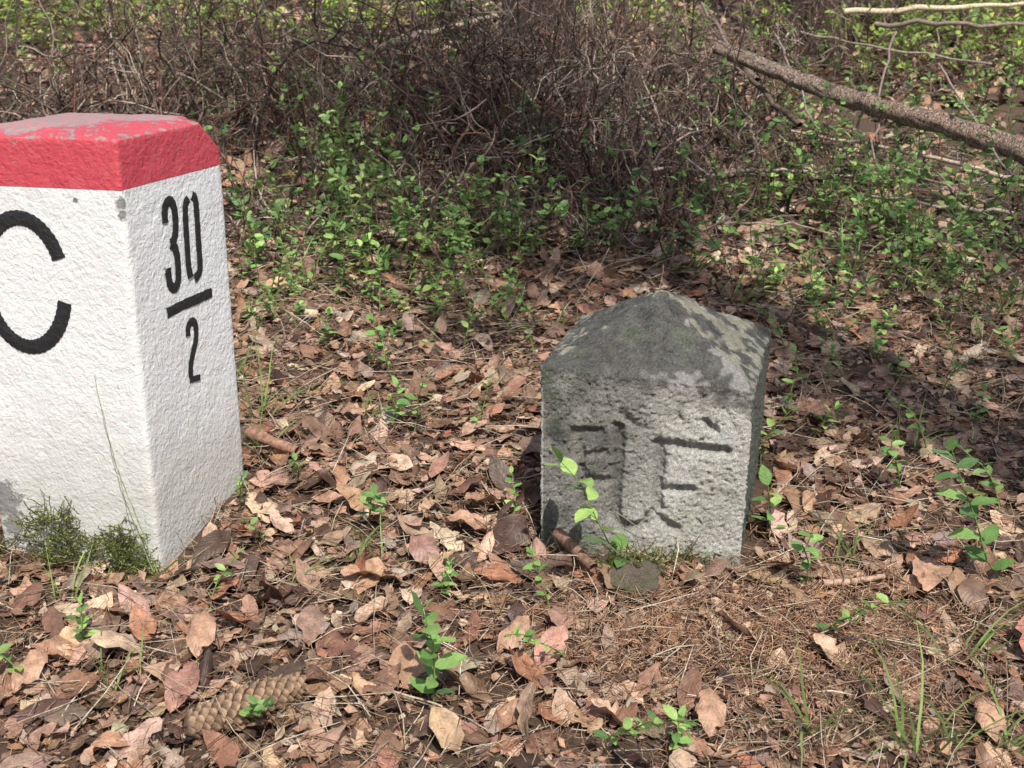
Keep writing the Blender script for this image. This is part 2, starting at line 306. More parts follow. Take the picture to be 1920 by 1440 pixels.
def dstone(x,y,z,ins,inf):
    k,t,nn=inf; roof=sms(0.31,0.33,z)
    n1=nz(x,y,z,9);n2=nz(x,y,z,38);n3=nz(x,y,z,120);n4=nz(x,y,z,260)
    a=0.004*n1+0.0026*n2+0.0034*n3+0.0034*n4
    if n3>0.22: a-=0.014*(n3-0.22)
    if n2>0.30: a-=0.010*(n2-0.30)
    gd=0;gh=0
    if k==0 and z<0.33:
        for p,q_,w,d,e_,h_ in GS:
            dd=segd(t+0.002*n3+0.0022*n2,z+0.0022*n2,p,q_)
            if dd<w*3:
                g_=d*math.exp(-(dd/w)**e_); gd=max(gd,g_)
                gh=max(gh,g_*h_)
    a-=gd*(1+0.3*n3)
    zz=z-0.05*(x-0.26)*min(1,z/0.3)+roof*(0.004*n2+0.007*n1+0.004*n3)
    if z>0.29:
        ch=max(0,mn.noise(Vector((x*30+7,y*30,2)))-0.2); zz-=0.016*ch*sms(0.29,0.318,z)*(1-sms(0.33,0.345,z)); a-=0.010*ch*sms(0.29,0.318,z)*(1-sms(0.33,0.345,z))
    xx=x+nn[0]*a*(1-roof*0.4); yy=y+nn[1]*a*(1-roof*0.4)
    tap=1-0.02*(1-min(1,max(0,z/0.3))); xx=0.2+(xx-0.2)*tap
    m1=mn.noise(Vector((x*7+3,y*7,z*7)));m2=mn.noise(Vector((x*22,y*22+5,z*22)));m3=mn.noise(Vector((x*60,y*60,z*60+9)))
    m4=mn.noise(Vector((x*320,y*320,z*320)))
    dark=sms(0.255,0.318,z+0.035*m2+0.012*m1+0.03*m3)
    if k==0: dark=max(dark,0.82*sms(0.24,0.08,t-0.25*(z-0.15)+0.06*m1+0.02*m2)*(0.75+0.6*max(0,m2+0.3)))  # leaf shade on the left of the front face painted into the colour
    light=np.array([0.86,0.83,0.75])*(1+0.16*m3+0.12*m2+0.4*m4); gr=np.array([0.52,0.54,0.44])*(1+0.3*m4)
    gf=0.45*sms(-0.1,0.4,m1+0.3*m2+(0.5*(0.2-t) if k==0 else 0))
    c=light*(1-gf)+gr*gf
    if k==1: c=c*0.16+np.array([0.13,0.165,0.11])*0.45  # right side: greenish stone, with its shade darkened into the colour
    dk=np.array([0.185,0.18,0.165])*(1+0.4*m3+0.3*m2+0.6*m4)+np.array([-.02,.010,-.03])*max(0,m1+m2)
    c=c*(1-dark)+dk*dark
    c=c*(1-min(0.32,gh*27))  # shadow inside the carved strokes painted as darker vertex colour
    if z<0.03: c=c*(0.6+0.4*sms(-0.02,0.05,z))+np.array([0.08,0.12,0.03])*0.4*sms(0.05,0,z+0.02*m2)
    if z>0.335 and k!=0:
        f=sms((-0.15 if k==1 else 0.15),(0.20 if k==1 else 0.45),m2+0.5*m1+0.45*m3)*0.85; c=c*(1-f)+np.array([0.50,0.47,0.37])*(1+0.3*m3+0.3*m4)*f
    if k!=0 and z>0.31 and z<0.34:
        f=sms(-0.1,0.3,m3+m2)*0.8; c=c*(1-f)+np.array([0.50,0.48,0.40])*(1+0.3*m3)*f
    for (lx,lz,lr) in [(0.245,0.308,0.028),(0.222,0.303,0.014),(0.318,0.340,0.022),(0.330,0.322,0.020),(0.305,0.355,0.010),(0.26,0.385,0.008),(0.35,0.300,0.008),(0.33,0.36,0.010)]:
        if k==0:
            e=math.hypot((x-0.0468)/0.98-lx,(zz-lz)*(1.0))/lr+0.7*m2+0.8*m3
            if e<1: f=sms(1.0,0.6,e)*0.95; c=c*(1-f)+np.array([0.54,0.51,0.48])*(1+0.25*m3+0.35*m4)*f
    SC.append(np.clip(c,0.01,0.88)); return (xx,yy,zz)
prof=[(z,0.0) for z in np.arange(-0.1,0.316,0.0027)]+[(0.3175,0.0008),(0.3195,0.0025),(0.3212,0.0055)]
for f in np.linspace(0.009,0.1715,60):
    s=(f-0.009)/0.1625; prof.append((0.3225+0.100*(s-0.10*max(0,s-0.8)**2*25*.2),f))
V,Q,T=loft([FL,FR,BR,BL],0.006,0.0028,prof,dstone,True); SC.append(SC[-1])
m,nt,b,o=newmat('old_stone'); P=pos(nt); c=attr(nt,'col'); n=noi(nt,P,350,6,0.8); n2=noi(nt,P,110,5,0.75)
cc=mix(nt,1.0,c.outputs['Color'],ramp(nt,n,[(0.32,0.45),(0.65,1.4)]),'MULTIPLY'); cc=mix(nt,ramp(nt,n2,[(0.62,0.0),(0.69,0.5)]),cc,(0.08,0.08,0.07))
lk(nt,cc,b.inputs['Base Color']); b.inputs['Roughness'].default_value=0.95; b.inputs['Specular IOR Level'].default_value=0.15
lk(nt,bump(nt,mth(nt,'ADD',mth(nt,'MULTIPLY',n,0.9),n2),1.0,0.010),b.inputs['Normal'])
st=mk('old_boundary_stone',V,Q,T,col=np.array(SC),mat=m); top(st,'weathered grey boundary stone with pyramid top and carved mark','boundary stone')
def inside(x,y,mg):
    res=np.zeros(len(x),bool)
    for C in (PC,[FL,FR,BR,BL]):
        ok=np.ones(len(x),bool)
        for k in range(4):
            a=np.array(C[k]);b_=np.array(C[(k+1)%4]);d=(b_-a)/np.linalg.norm(b_-a)
            ok&=((x-a[0])*d[1]-(y-a[1])*d[0])<mg
        res|=ok
    return res
# ---------------------------------------------------------------- litter
PAL=np.array([[.54,.36,.25],[.46,.275,.18],[.36,.20,.125],[.23,.13,.085],[.10,.058,.042],[.60,.45,.33],[.41,.31,.24],[.38,.18,.105],[.55,.38,.265],[.29,.19,.14]])
PW=np.array([.15,.17,.17,.14,.12,.05,.07,.06,.06,.09]); PW/=PW.sum()
def soilmask(x,y):
    d=np.exp(-(((x-.42)/.22)**2+((y-1.68)/.12)**2))
    f=np.sin(4.3*x+1.1*y+.6)*np.sin(3.7*y-1.9*x+1.2)+0.5*np.sin(11*x+3)*np.sin(9*y+1)
    return np.clip(1-0.6*d-0.5*np.clip(f-0.05,0,1)-0.15*np.clip((x-.0)*2,0,1)*(y<1.75),0.16,1)
def region(n,y0,y1,mx=0.7,mg=0.012,mask=False):
    out=[];tot=0
    while tot<n:
        y=R.uniform(y0,y1,n); x=R.uniform(-1,1,n)*(0.46*y1+mx); k=(np.abs(x)<0.46*y+mx)&~inside(x,y,mg)
        if mask: k&=R.uniform(0,1,n)<soilmask(x,y)
        out.append(np.stack([x[k],y[k]],1)); tot+=k.sum()
    return np.concatenate(out)[:n]
def litter(acc,n,y0,y1,s0,s1,nu,nv,tilt,zoff,curls=1.4,rag=0.06,mg=0.012,xy=None,mask=True,w0=.42,w1=.66,z0=0.,tint=1.):
    xy=region(n,y0,y1,mg=mg,mask=mask) if xy is None else xy; n=len(xy)
    tl=tilt*R.uniform(.3,1.8,n)
    N=nrm(np.stack([R.normal(0,1,n)*tl,R.normal(0,1,n)*tl-0.14,np.ones(n)],1)); a=R.uniform(0,6.283,n)
    Y=np.stack([np.cos(a),np.sin(a),0*a],1); Y=nrm(Y-N*(Y*N).sum(1,keepdims=True))
    size=s0+(s1-s0)*R.beta(1.4,2.3,n); wr=R.uniform(w0,w1,n); curl=R.normal(0.1,curls,n)*R.uniform(0.2,1.4,n); bend=R.normal(0.1,0.55,n)
    V,Q,U=leaves(np.zeros((n,3)),Y,N,size,wr,curl,bend,nu,nv,rag)
    V=V-V.mean((1,2),keepdims=True)
    zm=V[...,2].min((1,2)); g_=hz(xy[:,0],xy[:,1]); V[...,0]+=xy[:,0][:,None,None]; V[...,1]+=xy[:,1][:,None,None]
    V[...,2]+=(g_-zm*0.65+z0+R.uniform(0,1,n)**1.5*zoff)[:,None,None]
    c=PAL[R.choice(len(PAL),n,p=PW)]*R.uniform(0.62,1.15,(n,1))*tint; c=c*(1+R.normal(0,0.05,(n,3)))
    acc.add(V,Q,np.clip(np.repeat(c,V.shape[1]*V.shape[2],0),0.01,0.8),U)
acc=Acc()
litter(acc,6600,0.9,3.3,0.028,0.095,4,7,0.16,0.016,0.9,0.13,mg=.02)
litter(acc,25000,0.9,3.5,0.007,0.034,2,3,0.28,0.022,0.8,0.28,mask=False,w0=.4,w1=.9)
y_=R.uniform(1.15,2.3,150); x_=R.normal(-.36,.38,150); xy=np.stack([x_,y_],1); xy=xy[~inside(xy[:,0],xy[:,1],.035)]
litter(acc,0,0,0,0.065,0.112,6,9,0.28,0.014,1.6,0.06,xy=xy,z0=.008)
litter(acc,10000,3.3,9.0,0.04,0.10,2,4,0.34,0.03,1.1,tint=1.1)
lit=acc.make('leaf_litter',M_dry); lit['kind']='stuff'; lit['label']='dry brown beech leaves covering the forest floor'; lit['category']='fallen leaves'
def sticks(n,xy,L0,L1,w,cols,z0,tilt=0.25):
    a=R.uniform(0,6.283,n); L=R.uniform(L0,L1,n)
    d=np.stack([np.cos(a),np.sin(a),R.normal(0,tilt,n)+0.14*np.sin(a)],1)
    p=np.stack([xy[:,0],xy[:,1],hz(xy[:,0],xy[:,1])+R.uniform(0.004,z0,n)],1)
    P=np.stack([p-d*L[:,None]/2,p+R.normal(0,0.05,(n,3))*L[:,None],p+d*L[:,None]/2],1)
    V,Q=tubes(P,np.stack([w*np.ones(n)*0.7,w*np.ones(n),w*np.ones(n)*0.4],1),3)
    c=cols[R.integers(0,len(cols),n)]*R.uniform(0.7,1.2,(n,1)); return V,Q,np.repeat(c,9,0)
acc=Acc(); NC=np.array([[.42,.25,.15],[.30,.17,.10],[.52,.37,.25],[.18,.10,.07]])
acc.add(*sticks(50000,region(50000,0.9,3.2),0.012,0.034,0.0006,NC,0.034))
acc.add(*sticks(7000,region(7000,0.9,4.5),0.04,0.16,0.0011,np.array([[.48,.40,.31],[.28,.21,.16],[.54,.47,.36],[.16,.1,.08]]),0.042,0.2))
x_=R.normal(0,1,(6000,1))*0.20+0.42; y_=R.normal(0,1,(6000,1))*0.11+1.66; xy=np.concatenate([x_,y_],1); xy=xy[~inside(xy[:,0],xy[:,1],0.003)]
acc.add(*sticks(len(xy),xy,0.015,0.035,0.0007,NC*1.15,0.03))
o_=acc.make('needle_litter',M_twig); o_['kind']='stuff'; o_['label']='fallen spruce needles and straw between leaves'; o_['category']='needles'
hero=[]
for k in range(6):
    a=Acc(); N=np.array([[0,0,1.]]); Y=np.array([[0,1.,0]])
    V,Q,U=leaves(np.zeros((1,3)),Y,N,np.array([0.10]),np.array([0.52+0.03*k]),np.array([[1.9,-1.3,0.8,2.6,-0.7,1.4][k]]),np.array([[0.5,-0.9,1.0,0.2,0.9,-0.5][k]]),8,14,0.05,0.04)
    V=V-V.mean((1,2),keepdims=True); c=PAL[[0,1,7,2,3,1][k]]*1.0; a.add(V,Q,np.repeat(c[None],V.shape[1]*V.shape[2],0),U)
    S=walk(np.array([[0,V[0,0,:,1].min(),V[0,0,4,2]]]),np.array([[0,-1.,0.1]]),np.array([0.015]),4,0.1); Vt,Qt=tubes(S,np.full((1,4),0.0009),4); a.add(Vt,Qt,c*0.6)
    ob=a.make('fallen_leaf',M_dry); hero.append((ob,-float(V[...,2].min())))
hp=[(400,1040),(380,1230),(270,1200),(110,1250),(520,1140),(700,1110),(700,1170),(960,1230),(990,1290),(520,880),(560,1060),(905,965),(1380,1200),(1330,1380),(1460,1085),(640,640),(1540,800),(880,1010),(1150,1370),(60,1300),(1690,1000),(960,1370),(720,1310),(1740,1110),(1560,1250),(1850,1390),(440,1190),(1480,900),(790,750),(1130,410),(940,830),(660,800),(1600,640),(840,720)]
used=set()
for i,(px,py) in enumerate(hp):
    src,zo=hero[i%6]
    ob=src if i%6 not in used else src.copy()
    if i%6 in used: COL.objects.link(ob)
    used.add(i%6); x,y,z=G(px,py); s=random.uniform(0.7,1.05)
    ob.rotation_euler=(random.gauss(0.1,0.22),random.gauss(0,0.22),random.uniform(0,6.28)); ob.scale=(s,s,s); ob.location=(x,y,z+zo*s+0.014)
    top(ob,'large dry curled beech leaf lying on the litter','leaf','fallen leaves on the forest floor')
# ---------------------------------------------------------------- green plants
GP=np.array([[.22,.39,.11],[.17,.32,.09],[.29,.47,.14],[.12,.23,.075],[.38,.55,.17]])
def sprig(path,nl,ls,bright=1.0,two=False,seed=0):
    path=np.array(path,float)[None]; m_=path.shape[1]
    V,Q=tubes(path,np.linspace(0.0016,0.0007,m_)[None],5)
    sc=np.array([0.18,0.22,0.07]); 
    fr=np.linspace(0.18,1.0,nl); P=[];Y=[];Nn=[];S=[]
    for i,f in enumerate(fr):
        t=f*(m_-1); j=min(int(t),m_-2); p=path[0,j]*(1-(t-j))+path[0,j+1]*(t-j); T_=path[0,j+1]-path[0,j]; T_=T_/np.linalg.norm(T_)
        for s_ in ((0,math.pi) if two else (0,)):
            a=i*(2.4 if not two else 1.57)+s_+random.uniform(-.4,.4); d=np.array([math.cos(a),math.sin(a),0])
            d=d+T_*random.uniform(0.25,0.6)+np.array([0,0,random.uniform(-0.15,0.25)])
            if i==nl-1: d=d*0.5+T_
            P.append(p);Y.append(d);Nn.append(np.array([0,0,1.])+np.array([random.gauss(0,.3),random.gauss(-.1,.3),0]));S.append(ls*random.uniform(0.7,1.15)*(0.75+0.5*math.sin(f*2.6)))
    P=np.array(P);Y=nrm(np.array(Y));Nn=np.array(Nn);S=np.array(S); n=len(P)
    LV,LQ,LU=leaves(P,Y,Nn,S,R.uniform(0.5,0.62,n),R.normal(0.5,0.4,n),R.normal(-0.4,0.35,n),4,6,0,0.02)
    c=GP[R.integers(0,5,n)]*bright*R.uniform(0.85,1.2,(n,1))
    return (V,Q,sc),(LV,LQ,np.repeat(np.clip(c,0,.8),LV.shape[1]*LV.shape[2],0),LU)
def plant_from(path_world,nl,ls,bright,two,label,cat='plant',group=None):
    b0=path_world[0]; e=empty('bilberry_sprig',b0); loc=[np.array(p)-np.array(b0) for p in path_world]
    S,L=sprig(loc,nl,ls,bright,two); a=Acc(); a.add(*S); s_=a.make('stem',M_twig,parent=e); a=Acc(); a.add(*L); l_=a.make('foliage',M_green,parent=e)
    top(e,label,cat,group); return e,s_,l_
def pathpx(pts,dy=0.0,sub=3):
    b0=G(*pts[0]); n=len(pts); W=[b0]+[AT(px,py,b0[1]+dy*i) for i,(px,py) in enumerate(pts) if i>0]
    W=np.array(W); out=[]
    for i in range(n-1):
        for t in np.linspace(0,1,sub,endpoint=False): out.append(W[i]*(1-t)+W[i+1]*t)
    out.append(W[-1]); return out
plant_from(pathpx([(1258,1090),(1195,1070),(1145,1025),(1112,960),(1088,905),(1052,866)],-0.004),14,0.038,1.15,False,'bright green leafy sprig leaning before the old stone')
plant_from(pathpx([(1890,1110),(1850,1050),(1830,975),(1808,915),(1785,845)],-0.006),16,0.041,1.0,False,'tall green sprig with broad leaves in brown litter')
plant_from(pathpx([(812,1335),(815,1270),(812,1210),(795,1150)],-0.006),7,0.038,1.05,True,'small green seedling with paired leaves among dry leaves')
plant_from(pathpx([(1435,1010),(1445,960),(1440,910)],-0.004),7,0.034,1.05,False,'green sprig growing against the old stone')
proto=[]
for k in range(7):
    hgt=[.10,.13,.16,.09,.20,.14,.07][k]; S0=walk(np.zeros((1,3)),np.array([[random.gauss(0,.2),random.gauss(0,.2),1.]]),np.array([hgt]),7,0.16,0.05)[0]
    e,s_,l_=plant_from([tuple(p) for p in S0],[8,11,13,6,16,10,6][k],[.021,.020,.021,.026,.020,.024,.024][k],[1.0,1.1,0.9,1.3,.95,1.1,1.3][k],k in(3,6),'small green bilberry sprig among brown leaves',group='bilberry sprigs on the forest floor')
    proto.append([e,s_,l_,False])
spots=[(500,1030),(965,1000),(690,990),(825,1120),(1070,1260),(710,600),(730,640),(800,670),(450,960),(1000,680),(740,800),(885,830),(1690,930),(1640,640),(1660,720),(1580,730),(1760,760),(1820,800),(1545,1210),(1510,1120),(165,1230),(60,1290),(395,1150),(480,1370),(1280,1430),(1130,1420),(1030,1150),(1450,560),(1570,600),(1300,520),(1230,510),(940,570),(860,640),(640,560),(560,600),(520,560),(690,700),(1480,470),(1600,480),(1720,560),(1850,620),(1700,480),(1780,470),(1880,520),(1000,480),(1080,470),(900,500),(600,500),(720,520),(1340,470),(1900,700),(1870,980),(1160,480),(1390,430),(700,570),(760,590),(560,900),(640,530),(830,540)]
for _ in range(64): spots.append((random.uniform(460,1010),430+abs(random.gauss(0,130))))
for _ in range(70): spots.append((random.uniform(1420,1910),360+abs(random.gauss(0,230))))
for i,(px,py) in enumerate(spots):
    p=proto[i%7]; x,y,z=G(px,py); s=random.uniform(0.7,1.15)*(1.0 if py>560 else 1.35)
    if not p[3]: e=p[0]; p[3]=True
    else:
        e=p[0].copy(); COL.objects.link(e)
        for ch in p[1:3]:
            c2=ch.copy(); COL.objects.link(c2); c2.parent=e
    e.location=(x,y,z+0.004); e.scale=(s,s,s); e.rotation_euler=(random.gauss(0,.12),random.gauss(0,.12),random.uniform(0,6.28))
def shrubs(xy,h0,h1,nb,bl,lsz,nleaf,tint=None):
    n=len(xy); P0=np.stack([xy[:,0],xy[:,1],hz(xy[:,0],xy[:,1])],1); L=R.uniform(h0,h1,n)
    S=walk(P0,np.stack([R.normal(0,.35,n),R.normal(0,.35,n),np.ones(n)],1),L,6,0.18,0.03)
    B,pi=branch(S,nb,bl,5,0.2,0.5,0.05); V,Q=tubes(S,np.linspace(0.002,0.0009,6)[None]*np.ones((n,1)),3); V2,Q2=tubes(B,np.linspace(0.0011,0.0006,5)[None]*np.ones((len(B),1)),3)
    a=Acc(); a.add(V,Q,np.array([.13,.09,.055])); a.add(V2,Q2,np.array([.13,.12,.05]))
    k=len(B)*nleaf; bi=np.repeat(np.arange(len(B)),nleaf); j=R.integers(1,4,k); f=R.uniform(0,1,(k,1)); P=B[bi,j]*(1-f)+B[bi,j+1]*f; T_=nrm(B[bi,j+1]-B[bi,j])
    Y=nrm(T_*0.5+R.normal(0,.6,(k,3))*np.array([1,1,.4])); N=np.array([0,0,1.])+R.normal(0,.35,(k,3)); sz=lsz*R.uniform(0.6,1.3,k)
    LV,LQ,LU=leaves(P,Y,N,sz,R.uniform(.5,.65,k),R.normal(.4,.3,k),R.normal(-.3,.3,k),2,4,0,0)
    br=0.9+0.35*np.sin(xy[:,0]*3.1+1)*np.sin(xy[:,1]*2.7)+R.normal(0,.25,n); br=np.repeat(np.repeat(br,nb),nleaf)
    c=GP[R.integers(0,5,k)]*(0.5+0.5*br[:,None])*R.uniform(.7,1.15,(k,1))
    if tint is not None: c=c*np.array(tint)
    b2=Acc(); b2.add(LV,LQ,np.repeat(np.clip(c,.01,.8),15,0),LU); return a,b2
def G0(px,py):
    d=ray(px,py); t=(H+0.259)/(0.14*d[1]-d[2]); return (d[0]*t,d[1]*t)
def polyreg(n,boxes,gap=False):
    out=[]
    for (x0,y0,x1,y1,w) in boxes:
        for _ in range(int(n*w)): 
            px=random.uniform(x0,x1); py=random.uniform(y0,y1)
            g_=G0(px,py)
            if gap and mn.noise(Vector((g_[0]*3.2,g_[1]*3.2,4.)))+0.22<random.uniform(0,.6): continue
            out.append(g_)
    return np.array(out)
xy=polyreg(780,[(430,320,1000,520,.15),(430,480,900,600,.04),(380,180,900,340,.15),(1380,400,1930,620,.10),(1400,300,1950,440,.08),(1380,150,1950,300,.12),(800,260,1120,440,.05),(1000,420,1400,530,.03),(0,100,450,210,.07),(1100,100,1400,300,.07)],True)
a,b2=shrubs(xy,0.14,0.40,5,0.13,0.025,5)
s_=a.make('undergrowth_stems',M_twig); s_['kind']='stuff'; s_['label']='thin bilberry stems under green leaves'; s_['category']='undergrowth'
l_=b2.make('bilberry_thicket',M_green); l_['kind']='stuff'; l_['label']='patchy green bilberry leaves below the dead brush'; l_['category']='undergrowth'
xy=polyreg(430,[(0,0,650,110,.34),(600,0,1300,90,.24),(1400,0,1930,100,.36),(1550,60,1930,170,.10)])
a,b2=shrubs(xy,0.12,0.30,5,0.14,0.038,5,(1.7,1.35,1.1))
s_=a.make('undergrowth_stems',M_twig); s_['kind']='stuff'; s_['label']='thin stems of the sunlit herbs'; s_['category']='undergrowth'
l_=b2.make('herb_thicket',M_green); l_['kind']='stuff'; l_['label']='sunlit yellow green herbs behind the dead brush'; l_['category']='undergrowth'
# ---------------------------------------------------------------- dead brush
TC=np.array([[.105,.072,.056],[.068,.048,.038],[.16,.108,.085],[.38,.31,.25],[.16,.078,.056],[.05,.037,.03],[.125,.088,.068],[.27,.205,.165]])
def bush(cx,cy,rad,n,h,label):
    xy=np.array([cx,cy])+R.normal(0,rad*0.5,(n,2)); base=np.array([cx,cy,float(hz(cx,cy))])
    P0=np.stack([xy[:,0],xy[:,1],hz(xy[:,0],xy[:,1])-0.01],1)
    S=walk(P0,np.stack([R.normal(0,.6,n),R.normal(-.05,.45,n),np.ones(n)*1.0],1),R.uniform(.5,1.2,n)*h,9,0.26,0.0)
    B,_=branch(S,5,h*0.5,7,0.30,0.6,0.0); D,_=branch(B,2,h*0.25,5,0.34,0.6,0.0)
    a=Acc()
    for X,r0,r1 in ((S,.0054,.0022),(B,.0028,.0012),(D,.0016,.0009)):
        m_=X.shape[1]; r=np.linspace(r0,r1,m_)[None]*R.uniform(.6,1.3,(len(X),1)); V,Q=tubes(X-base,r,4 if r0>.003 else 3)
        c=TC[R.integers(0,8,len(X))]*R.uniform(.6,1.4,(len(X),1)); a.add(V,Q,np.repeat(c,V.shape[1]*V.shape[2],0))
    ob=a.make('dead_bush',M_twig); ob.location=base; top(ob,label,'bush','dead twiggy bushes under the trees'); return ob
bl='bare dark twiggy bush tangled over leaf litter'
for (px,py,r,n,h) in [(40,290,.4,24,.5),(200,280,.4,28,.55),(330,250,.4,28,.58),(450,260,.4,28,.6),(600,270,.38,26,.58),(740,300,.38,26,.55),(880,320,.36,26,.5),(980,330,.34,32,.52),(1070,300,.36,40,.55),(1160,320,.35,38,.5),(1240,400,.28,28,.36),(1130,420,.26,28,.32),(1200,470,.2,14,.2),(1320,380,.28,24,.32),(1000,230,.35,32,.62),(1090,230,.35,30,.62),(880,220,.4,26,.62),(100,150,.5,14,.62),(380,150,.5,16,.68),(620,160,.5,18,.64),(1280,250,.4,34,.5),(1380,300,.28,20,.34),(1540,390,.28,12,.22),(1920,450,.25,22,.22),(1200,150,.6,22,.64),(500,420,.25,12,.3),(660,430,.25,12,.32),(830,440,.25,14,.3),(960,430,.22,14,.28),(1450,130,.5,24,.5),(1560,90,.5,22,.45),(1700,90,.5,22,.42),(1860,110,.5,22,.36),(1640,150,.5,16,.3),(1800,180,.4,14,.24),(1500,240,.35,12,.28),(1650,300,.35,10,.22)]:
    x,y=G0(px,py); bush(x,y,r,n,h,bl)
def stick(pts,r0,r1,name,label,cat,mat,col,jit=0.006,ns=8,group=None,rough=.03,sub=5):
    W=np.array(pts,float); out=[]
    for i in range(len(W)-1):
        for t in np.linspace(0,1,sub,endpoint=False): out.append(W[i]*(1-t)+W[i+1]*t)
    out.append(W[-1]); P=np.array(out); P[1:-1]+=R.normal(0,jit,P[1:-1].shape); b0=P[0].copy(); P=P-b0
    r=np.linspace(r0,r1,len(P))[None]*R.uniform(.94,1.05,(1,len(P))); V,Q=tubes(P[None],r,ns); V=V+R.normal(0,r0*rough,V.shape)
    a=Acc(); a.add(V,Q,np.array(col)); ob=a.make(name,mat); ob.location=b0; top(ob,label,cat,group); return ob
def gl(px,py,dz): x,y,z=G(px,py); return (x,y,z+dz)
def lift(px,py,dz):
    d=ray(px,py); t=(H+0.259-dz)/(0.14*d[1]-d[2]); p=np.array([0,0,H])+d*t; return tuple(p)
L0=np.array(lift(2100,352,.20)); L1=np.array(lift(1345,92,.36))
stick([tuple(L0*(1-t)+L1*t+np.array([0,0,.012*math.sin(t*7)])) for t in np.linspace(0,1,9)],0.037,0.023,'fallen_log','long fallen spruce log with rough brown bark in undergrowth','log',M_log,(.3,.2,.15),0.003,20,None,.06)
for pts,r,c,u in [([(1930,335),(1750,300),(1600,262),(1480,245)],.008,(.46,.37,.30),.12),([(1420,150),(1350,70),(1315,5)],.010,(.22,.17,.14),.30),([(700,92),(800,60),(930,30)],.018,(.42,.34,.26),.3),([(1580,22),(1750,12),(1930,5)],.014,(.60,.50,.34),.35),([(1640,45),(1780,48),(1930,46)],.011,(.24,.19,.15),.35),([(1500,235),(1390,130),(1330,50)],.010,(.14,.10,.075),.28),([(1120,330),(1300,300),(1450,320)],.006,(.34,.26,.22),.12),([(1900,400),(1740,380),(1560,360)],.006,(.40,.32,.27),.10),([(1330,330),(1460,290),(1600,330)],.005,(.42,.34,.29),.12),([(1100,150),(1250,230),(1330,330)],.006,(.36,.29,.25),.2),([(1450,60),(1500,160),(1540,250)],.005,(.3,.24,.2),.3),([(1680,60),(1620,180),(1640,300)],.005,(.26,.2,.17),.26),([(1760,120),(1830,230),(1900,330)],.005,(.3,.24,.2),.26),([(1850,380),(1720,310),(1590,300)],.004,(.3,.22,.18),.1),([(1350,420),(1480,400),(1600,440)],.0035,(.36,.27,.22),.06),([(1380,230),(1560,270),(1760,330)],.005,(.36,.28,.23),.12),([(1500,60),(1660,110),(1860,120)],.006,(.34,.27,.22),.25)]:
    a0=np.array(lift(*pts[0],u*.85)); a1=np.array(lift(*pts[-1],u*.95)); am=np.array(lift(*pts[1],u)); mid=(a0+a1)/2*.7+am*.3
    stick([tuple(a0),tuple(mid),tuple(a1)],r,r*0.6,'fallen_branch','thin dry dead branch caught in the brush','branch',M_twig,c,0.006,7,'fallen branches on the forest floor')
for pts,r,c,u in [([(850,872),(930,878),(1000,888)],.003,(.14,.08,.06),.02),([(1540,1122),(1600,1118),(1655,1108)],.006,(.40,.27,.19),.02),([(1460,745),(1540,715)],.004,(.4,.27,.2),.02),([(1600,850),(1700,790),(1740,740)],.002,(.2,.13,.1),.02),([(640,1290),(760,1330),(830,1350)],.0018,(.5,.4,.28),.02),([(1045,1045),(1112,1112)],.011,(.22,.13,.09),.035),([(470,850),(560,885)],.012,(.30,.17,.12),.03),([(690,830),(760,905),(800,950)],.0018,(.2,.13,.1),.02),([(480,760),(560,860)],.0018,(.25,.17,.12),.02),([(1700,700),(1640,800)],.002,(.3,.22,.18),.02)]:
    stick([gl(px,py,u+r) for px,py in pts],r,r*0.75,'fallen_twig','short dry brown twig resting on leaf litter','twig',M_twig,c,0.0008,10,'fallen twigs on the leaf litter')
# ---------------------------------------------------------------- grass
def tuft(px,py,n,L,col,label,lean=(0,0)):
    x,y,z=G(px,py); e=Acc(); m_=8
    P0=np.stack([R.normal(0,.014,n),R.normal(0,.012,n),np.zeros(n)],1)
    D=np.stack([R.normal(lean[0],.5,n),R.normal(lean[1],.4,n),np.ones(n)],1)
    S=walk(P0,D,R.uniform(.5,1.1,n)*L,m_,0.05,-0.19); T_=nrm(np.gradient(S,axis=1)); side=nrm(np.cross(T_,np.array([0.3,1.0,0.5])))
    w=(np.array([.7,1,1,.95,.8,.6,.35,.05])*0.0018)[None,:,None]; V=np.stack([S-side*w,S+np.array([0,0,-.0006]),S+side*w],2); i=np.arange(m_*3).reshape(m_,3)
    q=np.stack([i[:-1,:-1],i[:-1,1:],i[1:,1:],i[1:,:-1]],-1).reshape(-1,4); Q=(q[None]+np.arange(n)[:,None,None]*(m_*3)).reshape(-1,4)
    c=np.array(col)*R.uniform(.7,1.3,(n,1)); e.add(V,Q,np.repeat(c,m_*3,0)); ob=e.make('grass_tuft',M_green); ob.location=(x,y,z); top(ob,label,'grass','grass tufts in the leaf litter')
gc=(.28,.40,.14)
for (px,py,n,L) in [(480,790,14,.19),(470,720,10,.17),(560,560,9,.2),(1700,1420,14,.2),(1880,1400,14,.23),(1780,1400,8,.18),(1530,1380,9,.16),(1580,1060,10,.18),(1720,540,12,.25),(1040,620,9,.14),(215,1290,8,.13),(640,1060,7,.12),(1300,520,8,.15),(1880,600,9,.22),(1600,520,9,.2),(700,1060,6,.12),(1380,570,8,.13),(540,1100,5,.12),(300,1090,7,.12),(1280,1430,5,.07),(1700,850,6,.16),(820,560,7,.12),(700,780,5,.14),(1800,1250,9,.2),(120,1130,6,.12),(490,860,7,.14)]:
    tuft(px,py,n,L,gc,'thin green grass blades arching from leaf litter')
for pts in ([(305,1100),(262,985),(220,880),(195,790),(177,705)],[(300,1100),(258,1000),(232,930),(222,880)]):
    W=pathpx(pts,-.001); r_=.0011
    stick(W,r_,r_*.5,'tall_grass','tall thin grass stalk before the white painted post','grass',M_twig,(.27,.33,.13),0.0006,5,'tall grass stalks at the post',.0,2)
